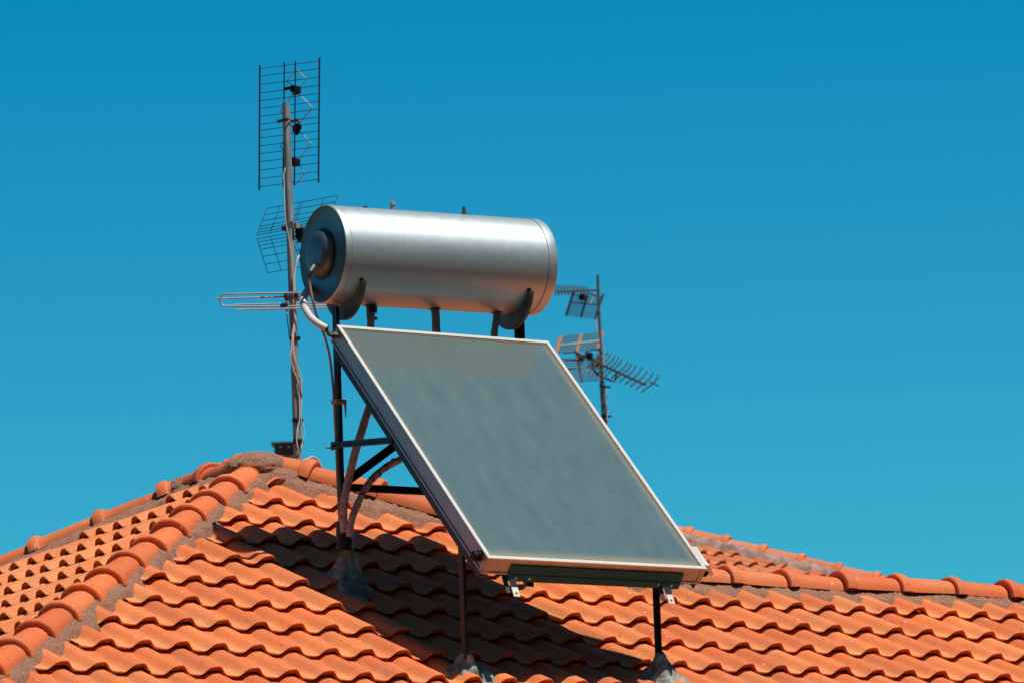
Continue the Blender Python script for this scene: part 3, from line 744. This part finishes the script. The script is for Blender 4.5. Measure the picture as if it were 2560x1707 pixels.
# ------------------------------------------------------------------ near antenna mast
MY = P0[1]+.25
mt, mbm = at(715, 263, MY), at(744.5, 1148, MY)
dm = nrm(mbm-mt); foot = mbm+dm*.35
mast = thing('antenna_mast', 'tall grey antenna mast behind the roof peak, left of the silver tank', 'antenna mast', foot)
def mp(t): return mt+(mbm-mt)*t
MB().tube([mt, mp(.5), foot], [.0225, .0225, .0235], 20).build('pole', M['galv'], mast)
tf = MB()
for k in range(40):
    a = random.uniform(0, 6.28); d = V(math.cos(a)*random.uniform(.2, 1), math.sin(a), random.uniform(.2, 1.3))
    tf.tube([mt+V(-.01, 0, -.004), mt+V(-.01, 0, .006)+nrm(d)*.018, mt+V(-.01, 0, .004)+nrm(d)*.02+V(random.uniform(-.008, .008), 0, random.uniform(-.01, .008))], .0012, 4)
M['tuft'] = mat('pale_blue_twine', plain((.12, .42, .55), .6, 0, .3, 30)); tf.build('twine_tuft', M['tuft'], mast)
def wrap(y0, y1, px):
    t0, t1 = (y0-263)/885, (y1-263)/885
    a, b = mp(t0)+V(.004, -.006, 0), mp(t1)+V(.004, -.006, 0)
    MB().tube([a, a*.5+b*.5, b], [.031, .033, .030], 14, wob=.05).build('tape_band', M['black'], mast)
wrap(845, 853, 0); wrap(1047, 1056, 0); wrap(1098, 1110, 0)
e1 = nrm(V(.38, -.925, 0)); m1 = V(.925, .38, 0)       # grid width direction, and its normal (away)
def rods(segs, r, m, name, parent, seg=6): 
    b = MB()
    for s_ in segs: b.tube(s_, r, seg)
    return b.build(name, m, parent)
# --- top antenna: flat wire reflector with four diamond dipoles
GY = MY+.035
def onplane(px, py, o, nvec):
    v = at(px, py, 20)-V(0, 0, ZO); k = ((o-V(0, 0, ZO))@nvec)/(v@nvec); return V(0, 0, ZO)+v*k
go_ = mp(.12)+m1*.04
G = lambda px, py, off=0.0: onplane(px, py, go_+m1*off, m1)
z1 = lambda x, y: (500+x/4.126, 120+y/4.126)
ant = thing('grid_antenna', 'tall upright flat grid antenna with diamond dipoles clamped to the top of the near mast', 'antenna', mp(.1))
bars = [((617, 183), (610, 1470)), ((870, 150), (858, 1435)), ((984, 137), (973, 1420)), ((1233, 103), (1222, 1392))]
for k, (a, b) in enumerate(bars):
    rods([[G(*z1(*a)), G(*z1(*b))]], .0052 if k in (0, 3) else .0042, M['wire'], 'vertical_bar', ant, 8)
yl_ = [217, 295, 382, 468, 548, 629, 710, 790, 853, 932, 1014, 1095, 1177, 1265, 1351, 1435]
yr_ = [138, 216, 303, 390, 472, 553, 634, 716, 776, 859, 940, 1021, 1103, 1189, 1277, 1358]
rods([[G(*z1(617-(y-217)*.006, y)), G(*z1(1233-(y-217)*.009, q))] for y, q in zip(yl_, yr_)], .0021, M['wire'], 'wire_grid', ant, 6)
dz = .07
def DD(*pts): return [G(*z1(*p), dz) for p in pts]
for pl in (DD((985, 415), (898, 350), (905, 335), (975, 252), (1005, 230), (1100, 322), (1025, 422)),
           DD((965, 480), (838, 640), (828, 655), (960, 830)), DD((1005, 462), (1158, 618), (1150, 635), (1010, 800)),
           DD((950, 870), (832, 1005), (828, 1020), (950, 1150)), DD((1005, 840), (1147, 985), (1020, 1160)),
           DD((960, 1210), (880, 1310), (985, 1412), (1000, 1400), (1087, 1290), (1025, 1218))):
    rods([pl], .0030, M['dip'], 'dipole', ant, 8)
def slabz(c, a, b, d, m, name, parent, bev=.006): return MB().box(c, a, b, d).build(name, m, parent, bevel=bev)
slabz(G(*z1(985, 430), .035), e1*.016, m1*.035, Z*.020, M['plas'], 'insulator', ant)
slabz(G(*z1(915, 418), .02), e1*.032, m1*.01, Z*.009, M['plas'], 'insulator', ant)
slabz(G(*z1(985, 476), .06), e1*.020, m1*.012, Z*.006, M['plas'], 'insulator', ant)
MB().prism([(-.018, .03), (.012, .033), (.036, .012), (.032, -.006), (.004, -.040), (-.004, -.040), (-.034, -.012), (-.030, .02)], G(*z1(1000, 835), .03), G(*z1(1000, 835), .085), e1, Z).build('junction_box', M['plas'], ant, bevel=.004)
slabz(G(*z1(980, 1178), .035), e1*.014, m1*.035, Z*.022, M['plas'], 'insulator', ant)
slabz(G(*z1(875, 1168), .03), e1*.012, m1*.01, Z*.010, M['plas'], 'insulator', ant)
slabz(G(*z1(990, 1216), .06), e1*.020, m1*.012, Z*.005, M['plas'], 'insulator', ant)
# clamp
cc = mp((304-263)/885)
mb = MB(); mb.box(cc-m1*.028+e1*(-.004), e1*.038, m1*.003, Z*.009); mb.box(cc+m1*.026+e1*.02, e1*.05, m1*.003, Z*.008)
mb.tube([cc-e1*.034-m1*.05+Z*.004, cc-e1*.034+m1*.07], .0035, 8); mb.tube([cc+e1*.032-m1*.045+Z*.004, cc+e1*.032+m1*.09], .0035, 8)
mb.build('clamp', M['rust'], ant)
# --- middle antenna: corner reflector of two wire grids
z2 = lambda x, y: (500+x/3.92, 450+y/3.92)
mc = mp((580-263)/885); h0_ = onplane(*z2(556, 562), mc+m1*.05, m1)
ant2 = thing('corner_reflector_antenna', 'V-shaped antenna of two wire grids halfway up the near mast beside the tank end', 'antenna', mc)
E2 = e1*(188/149*.415)
def wiregrid(o, up_, fr, vert, name):
    segs = [[o+up_*t, o+up_*t+E2] for t in fr]+[[o+E2*q, o+E2*q+up_] for q in vert]
    return rods(segs, .0020, M['wire'], name, ant2, 6)
wiregrid(h0_+Z*.011, Z*.172+m1*.10, [0, .10, .21, .33, .53, .76, 1], [0, .19, .475, .51, .80, 1], 'upper_grid')
wiregrid(h0_-Z*.011, Z*-.187+m1*.095, [0, .10, .20, .31, .52, .75, 1], [0, .19, .475, .51, .80, 1], 'lower_grid')
slabz(mc+e1*.03-m1*.035+Z*.024, e1*.022, m1*.003, Z*.020, M['galv'], 'clamp_plate', ant2, .001)
slabz(mc+e1*.035+m1*.02+Z*.024, e1*.018, m1*.03, Z*.016, M['galv'], 'clamp_plate', ant2, .001)
slabz(mc-e1*.04+m1*.01+Z*.02, e1*.018, m1*.02, Z*.013, M['rust'], 'clamp', ant2, .003)
for dz_ in (.0, -.026): MB().tube([mc-e1*.055+m1*.04+Z*(-.002+dz_), mc+e1*.12+m1*.04+Z*(-.002+dz_)], .0045, 8).build('boom_tube', M['galv'], ant2)
bx = MB(); bx.box(mc+e1*.055+m1*.05-Z*.02, e1*.028, m1*.04, Z*.03); bx.box(mc+e1*.05+m1*.03-Z*.05, e1*.012, m1*.02, Z*.022); bx.build('dipole_box', M['plas'], ant2, bevel=.004)
MB().tube([mc+e1*.03+m1*.03+Z*.045, mc+e1*.07+m1*.05-Z*.01, mc+e1*.10+m1*.05-Z*.005], .006, 8).build('boom_end', M['rust'], ant2)
# --- lower antenna: folded dipole with rods
lc = mp((742-263)/885)
ant3 = thing('folded_dipole_antenna', 'antenna of horizontal silver rods with a rounded loop, lowest on the near mast', 'antenna', lc)
m3 = nrm(V(-.57, .82, 0)); m3 = nrm(V(.57, -.82, 0)) if False else V(.567, .824, 0)
n3 = V(.567, .824, 0)
def Q(px, py, off): return onplane(*z2(px, py), lc+n3*off, n3)
q1 = []
for a in np.linspace(math.pi/2, 3*math.pi/2, 13):
    q1.append(Q(240+40*math.cos(a), 1178-58*math.sin(a), -.06))
loop = [Q(1420, 1098, -.06), Q(900, 1109, -.06)]+q1+[Q(700, 1242, -.06), Q(1420, 1228, -.06)]
rods([loop], .0052, M['rod'], 'folded_dipole', ant3, 10)
rods([[Q(145, 1166, .05), Q(1520, 1128, .05)]], .0050, M['rod'], 'reflector_rod', ant3, 10)
rods([[Q(330, 1225, -.02), Q(1400, 1200, -.02)]], .0046, M['rod'], 'director_rod', ant3, 10)
rods([[Q(360, 1275, -.14), Q(1330, 1252, -.14)]], .0050, M['rod'], 'director_rod', ant3, 10)
mb = MB(); mb.box(Q(845, 1150, 0), e1*.012, n3*.05, Z*.012); mb.box(Q(950, 1140, 0), e1*.010, n3*.05, Z*.020); mb.tube([Q(850, 1140, .06), Q(850, 1285, -.15)], .007, 8)
mb.build('clamp', M['rust'], ant3)
slabz(Q(825, 1232, -.08), e1*.028, n3*.02, Z*.010, M['blue'], 'feed_box', ant3)
rods([[Q(853, 1245, -.09), Q(853, 1315, -.09)]], .0045, M['foam'], 'connector', ant3, 8)
# --- cables on the mast
z5 = lambda x, y: (700+x/3.1356, 750+y/3.1356)
cy = MY-.035
def cable(pts, r=.0038, m=None, label=None, zz=z2):
    o = MB().tube(spline([at(*zz(x, y), cy-dy) for x, y, dy in pts], 6), r, 8).build('antenna_cable', m or M['cable'])
    return tag(o, label, 'cable', None)
cable([(838, -120, 0), (818, -30, 0), (823, 20, 0), (826, 200, 0), (836, 380, 0), (856, 500, 0), (880, 640, 0), (900, 790, 0), (912, 960, .0), (918, 1120, 0), (922, 1300, 0), (928, 1400, 0), (910, 1560, 0)], label='white cable running down the near mast from the top grid antenna')
def c5(pts): return pts
cable([(972, 690, -.05), (980, 715, -.03), (958, 770, 0), (936, 860, 0), (925, 950, 0), (934, 1150, 0), (938, 1300, .0), (900, 1540, 0)], .005, label='white cable leaving the middle antenna and crossing to the near mast')
cable([(849, 1310, 0), (858, 1390, 0), (868, 1470, 0), (878, 1560, 0)], .003, M['rub'], 'thin dark cable hanging from the lowest antenna of the near mast')
cable([(100, 0, 0), (118, 110, 0), (112, 200, 0), (98, 290, 0), (88, 370, 0), (84, 450, 0), (105, 545, 0), (135, 620, 0), (150, 760, 0), (152, 925, 0), (148, 960, 0), (134, 1020, 0), (130, 1095, 0), (140, 1160, 0), (155, 1245, -.02)], .0042, None, 'white cable bowing out to the left along the lower part of the near mast', z5)
cable([(128, 0, 0), (126, 120, 0), (108, 250, 0), (104, 330, 0), (110, 430, 0), (135, 520, 0), (165, 600, 0), (168, 760, 0), (164, 920, 0), (178, 970, 0), (186, 1020, 0), (180, 1085, 0), (165, 1160, 0)], .0042, None, 'white cable bowing out to the right along the lower part of the near mast', z5)
cable([(100, 300, 0), (96, 400, 0), (118, 500, 0), (140, 590, 0), (158, 640, 0), (160, 925, 0)], .0038, M['cable_d'], 'tan cable between the tape bands low on the near mast', z5)
# loops of cable lying over the ridge
zz3 = lambda x, y: (500+x/3.92, 1080+y/3.92)
yc = P0[1]-.1
for k, (pts, lb) in enumerate((([(1010, 270), (1060, 255), (1095, 240), (1130, 248), (1160, 275), (1180, 310), (1195, 345)], 'outer loop of white cable lying over the orange ridge tiles beside the mast'),
                           ([(1060, 262), (1100, 250), (1128, 258), (1150, 285), (1168, 320), (1178, 350)], 'inner loop of white cable lying over the orange ridge tiles beside the mast'))):
    o = MB().tube(spline([at(*zz3(*p), yc+.02*k) for p in pts], 6), .0045, 8).build('antenna_cable', M['cable']); tag(o, lb, 'cable')

# ------------------------------------------------------------------ rear house
YD = 47.0; RP2 = math.radians(23.6); T2 = math.tan(RP2)
D2 = V(0, -math.cos(RP2), -math.sin(RP2)); N2 = V(0, -math.sin(RP2), math.cos(RP2))
O2 = at(1883.6, 1379, YD); hr2 = V(1, -1, -T2)
# hip in the tile plane: pass through the sight line of (1690,1318)
vv = at(1690, 1325, 20)-V(0, 0, ZO); k = ((O2-V(0, 0, ZO))@N2)/(vv@N2); H2 = V(0, 0, ZO)+vv*k
AP2 = H2-1.0*hr2
h2 = thing('tiled_house', 'farther orange tiled roof rising behind the near ridge, right of the glass collector', 'house', (AP2[0], AP2[1], 0))
dE2 = 5.0
def keep2(P):
    x, y = P[:, 0], P[:, 1]; return (y-AP2[1] < -np.abs(x-AP2[0])-.02)
cells = [(i, j) for j in range(-14, 8) for i in range(-30, 34)]
cells = [c for c in cells if keep2((O2+c[0]*TW*X+(c[1]*GA-.2)*D2+np.array([[.1, 0, 0], [-.1, 0, 0]]))).any()]
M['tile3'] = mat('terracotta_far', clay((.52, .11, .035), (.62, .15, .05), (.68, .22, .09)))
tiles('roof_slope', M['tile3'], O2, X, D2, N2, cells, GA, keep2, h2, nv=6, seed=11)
zE2 = AP2[2]-dE2*T2
c4 = [V(AP2[0]-dE2, AP2[1]-dE2, zE2), V(AP2[0]+dE2, AP2[1]-dE2, zE2), V(AP2[0]+dE2, AP2[1]+dE2, zE2), V(AP2[0]-dE2, AP2[1]+dE2, zE2)]
MB().add([p-V(0, 0, .09) for p in c4+[AP2]], [(0, 1, 4), (1, 2, 4), (2, 3, 4), (3, 0, 4)]).build('roof_deck', M['ridge'], h2, fix=False)
rg = [p*1 for p in c4]; cen = V(AP2[0], AP2[1], 0)
rg = [V(cen[0]+(p[0]-cen[0])*.93, cen[1]+(p[1]-cen[1])*.93, 0) for p in c4]
MB().add(rg+[V(p[0], p[1], zE2+.2) for p in rg], [(k, (k+1) % 4, 4+(k+1) % 4, 4+k) for k in range(4)]).build('wall', M['wall'], h2, fix=False)
Nr2 = V(math.sin(RP2), 0, math.cos(RP2)); side, nv = line_frame(hr2, N2, Nr2)
for k in range(0, 17): cap(AP2+(.26+.285*k)*hr2-nv*.03, AP2+(.26+.285*(k-1))*hr2-nv*.03 if k else AP2-nv*.03, side, nv, M['ridge'], h2, cs=1.0)
hL2 = V(-1, -1, -T2); side, nv = line_frame(hL2, N2, V(-math.sin(RP2), 0, math.cos(RP2)))
for k in range(0, 8): cap(AP2+(.26+.285*k)*hL2, AP2+(.26+.285*(k-1))*hL2 if k else AP2, side, nv, M['ridge'], h2)
o_ = np.cross(nrm(hr2), N2); o_ = nrm(o_)*(-1 if o_[2] > 0 else 1)
M['mortar2'] = mat('pale_mortar', plain((.36, .23, .19), .95, 0, .55, 9, .02))
mortar([AP2, AP2+4.7*hr2], o_, N2, h2, width=.19, wn=.06, top=.03, m=M['mortar2'], ds=.025, seedo=13.0)
o_ = np.cross(nrm(hL2), N2); o_ = nrm(o_)*(-1 if o_[2] > 0 else 1)
mortar([AP2, AP2+2.5*hL2], o_, N2, h2, width=.2, wn=.05, top=.02, m=M['mortar2'], ds=.04, seedo=13.0)

# rear mast with two yagis
z4 = lambda x, y: (1340+x/3.4833, 650+y/3.4833)
RYD = 47.6
R = lambda x, y, d=0.0: at(*z4(x, y), RYD+d)
rb = R(602, 1455); rdn = nrm(R(600, 1440)-R(575, 1050))
kk = 0
while kk < 6 and (rb+rdn*kk)[2] > AP2[2]-abs((rb+rdn*kk)[0]-AP2[0])*T2-.1: kk += .05
base = rb+rdn*kk
mast2 = thing('antenna_mast', 'thin rusty antenna mast farther away, seen right of the tank above the collector edge', 'antenna mast', base)
MB().tube([R(538, 130), R(548, 420), R(575, 1060)], .0165, 14).build('upper_pole', M['galv2'], mast2)
MB().tube([R(573, 1050), R(600, 1440), base], .028, 16).build('lower_pole', M['galv2'], mast2)
for x, y in ((582, 1100), (592, 1355)):
    mb = MB(); c_ = R(x, y); mb.tube([c_-Z*.008, c_+Z*.008], .036, 12, False); mb.box(c_+X*.06, X*.03, Y*.012, Z*.010); mb.build('pipe_clamp', M['rub'], mast2)
an4 = thing('yagi_antenna', 'far rusty yagi antenna pointing left from the top of the thin rear mast', 'antenna', R(538, 262), 'yagi antennas on the rear mast')
boom = lambda t: R(170+370*t, 280-16*t, .3*(t-1)*0)
rods([[boom(0), boom(1)]], .012, M['yagi'], 'boom', an4, 8)
segs = []
for k in range(11):
    t = .02+.075*k; c_ = boom(t); d1 = nrm(V(.5, .6, .0)); 
    x, y = 170+370*t, 280-16*t
    segs += [[R(x, y), R(x-40+k*1.5, y-62+k*3, .0+.12)], [R(x, y), R(x-8, y+26+k*.3, -.12)]]
rods(segs, .0085, M['yagi'], 'director', an4, 6)
for a, b, r_ in (((325, 285), (262, 485), .013), ((450, 310), (390, 500), .012), ((585, 298), (515, 515), .012)): rods([[R(*a), R(*b)]], r_, M['wire'], 'reflector_bar', an4, 6)
rods([[R(300, 375), R(545, 392)]], .009, M['wire'], 'reflector_bar', an4, 6)
rods([[R(325-63*t, 285+200*t), R(585-70*t, 298+217*t)] for t in np.linspace(.12, .97, 11)], .0055, M['wire'], 'reflector_wire', an4, 6)
MB().lathe(R(402, 325), V(.3, -.8, .1), [(-.03, 0), (-.03, .028), (-.01, .042), (.02, .036), (.03, 0)], 12).build('dipole_box', M['plas'], an4)
MB().tube(spline([R(500, 320), R(490, 350), R(470, 385), R(450, 392)], 5), .006, 6).build('cable', M['cable'], an4)
MB().tube(spline([R(400, 330), R(450, 292), R(500, 305), R(522, 312)], 5), .009, 6).build('dipole', M['yagi'], an4)
an5 = thing('yagi_antenna', 'far rusty yagi antenna pointing right with orange reflector bars, halfway up the rear mast', 'antenna', R(570, 900), 'yagi antennas on the rear mast')
rods([[R(330, 795), R(420, 840), R(955, 1085)]], .014, M['yagi'], 'boom', an5, 8)
tips = [(590, 800), (622, 806), (652, 818), (687, 835), (720, 848), (752, 860), (800, 884), (833, 900), (873, 917), (922, 940), (967, 967), (1018, 985), (1068, 1008)]
segs = []
for i, (x, y) in enumerate(tips):
    bx_ = x-78; by_ = 832+(bx_-420)*.458; segs.append([R(x, y, .25), R((x+bx_)/2+6, (y+by_)/2+8, .1), R(bx_, by_)]); segs.append([R(bx_, by_), R(bx_-36, by_+26, -.12), R(bx_-66, by_+ 60-i*.8, -.25)])
segs.append([R(990, 1058), R(1072, 1094, -.1)])
rods(segs, .0085, M['yagi'], 'director', an5, 6)
for i, (a, b) in enumerate((((215, 662), (172, 815)), ((393, 645), (350, 805)), ((577, 620), (532, 775)))):
    a_, b_ = R(*a), R(*b); d = b_-a_; MB().box((a_+b_)/2, X*.022, d/2, nrm(np.cross(d, X))*.006).build('reflector_bar', M['rustbar'], an5)
for a, b in (((355, 820), (402, 1060)), ((535, 820), (585, 1035))):
    a_, b_ = R(*a), R(*b); d = b_-a_; MB().box((a_+b_)/2, X*.014, d/2, nrm(np.cross(d, X))*.006).build('reflector_bar', M['rust'], an5)
rods([[R(213, 742), R(545, 706)]], .011, M['galv'], 'reflector_bar', an5, 6); rods([[R(270, 948), R(545, 915)]], .009, M['rust'], 'reflector_bar', an5, 6)
rods([[R(215-43*t, 662+150*t), R(577-45*t, 630+150*t)] for t in np.linspace(.03, .97, 10)], .0055, M['wire'], 'reflector_wire', an5, 6)
rods([[R(200+12*t, 860+200*t), R(535+45*t, 850+190*t)] for t in np.linspace(0, 1, 11)], .0055, M['wire'], 'reflector_wire', an5, 6)
rods([[R(245, 808), R(350, 795)], [R(250, 873), R(380, 860)]], .012, M['wire'], 'reflector_bar', an5, 6)
MB().lathe(R(395, 850), V(.3, -.8, .1), [(-.04, 0), (-.04, .03), (0, .045), (.03, .03), (.03, 0)], 12).build('dipole_box', M['yagi'], an5)
MB().lathe(R(465, 830), V(.3, -.8, .1), [(-.03, 0), (-.03, .03), (0, .04), (.03, .03), (.03, 0)], 12).build('dipole_box', M['plas'], an5)
rods([spline([R(430, 830), R(450, 785), R(535, 775), R(560, 800)], 4), spline([R(500, 850), R(495, 920), R(520, 980), R(560, 1005)], 5), spline([R(595, 1020), R(660, 1048), R(690, 1035), R(705, 960)], 5)], .012, M['yagi'], 'support_arm', an5, 6)
o = MB().tube(spline([R(515, 520), R(525, 590), R(560, 690), R(588, 760), R(592, 860), R(560, 1000), R(500, 1000), R(420, 940)], 6), .0065, 6).build('antenna_cable', M['cable']); tag(o, 'thin white cable hanging between the two antennas of the rear mast', 'cable')
o = MB().tube([R(612, 1110, -.05), R(620, 1200, -.05), R(618, 1340, -.05), R(626, 1480, -.05)], .005, 6).build('antenna_cable', M['cable']); tag(o, 'thin white cable beside the lower pole of the rear mast', 'cable')

# far chimney on a flat roofed house hidden behind the peak
CYD = 52.0
zc3 = lambda x, y: (500+x/3.92, 1080+y/3.92)
K = lambda x, y: at(*zc3(x, y), CYD)
c0 = K(832, 230); sc = np.linalg.norm(K(917, 150)-K(747, 150))/2
h3 = thing('flat_roofed_house', 'distant flat roofed house under the sooty chimney, hidden behind the roof peak', 'house', (c0[0], c0[1]+2, 0))
MB().box(V(c0[0]-.3, c0[1]+2.5, (c0[2]-1.4)/2), X*1.2, Y*3.2, Z*(c0[2]-1.4)/2).build('wall', M['wall'], h3)
MB().box(V(c0[0]-.3, c0[1]+2.5, c0[2]-1.4+.08), X*1.3, Y*3.35, Z*.08).build('parapet', M['wall'], h3)
ch = thing('chimney', 'small dark sooty chimney with flat metal cowl peeking up left of the near mast', 'chimney', (c0[0], c0[1], c0[2]-1.25))
ht = K(832, 158)[2]; zb = c0[2]-1.25
ca, cb_ = nrm(V(math.cos(-YAW), math.sin(-YAW), 0)), nrm(V(math.sin(YAW), math.cos(YAW), 0))
MB().box(V(c0[0], c0[1], (ht+zb)/2), ca*sc, cb_*sc, Z*(ht-zb)/2).build('stack', M['brick'], ch, bevel=.01)
zt2 = K(832, 122)[2]; mb = MB()
for a in (-1, 0, 1):
    for b in (-1, 1): mb.box(V(c0[0], c0[1], (ht+zt2)/2)+ca*a*sc*.85+cb_*b*sc*.85, ca*.02, cb_*.02, Z*(zt2-ht)/2)
mb.build('vent_post', M['brick'], ch)
ztp = K(832, 88)[2]; r_ = sc*1.32
pb_ = [V(c0[0], c0[1], zt2)+ca*a*r_+cb_*b*r_ for a, b in ((-1, -1), (1, -1), (1, 1), (-1, 1))]
MB().add(pb_+[p+Z*.015 for p in pb_]+[V(c0[0], c0[1], ztp)], [(3, 2, 1, 0), (0, 1, 5, 4), (1, 2, 6, 5), (2, 3, 7, 6), (3, 0, 4, 7), (4, 5, 8), (5, 6, 8), (6, 7, 8), (7, 4, 8)]).build('cowl', M['cradle'], ch)
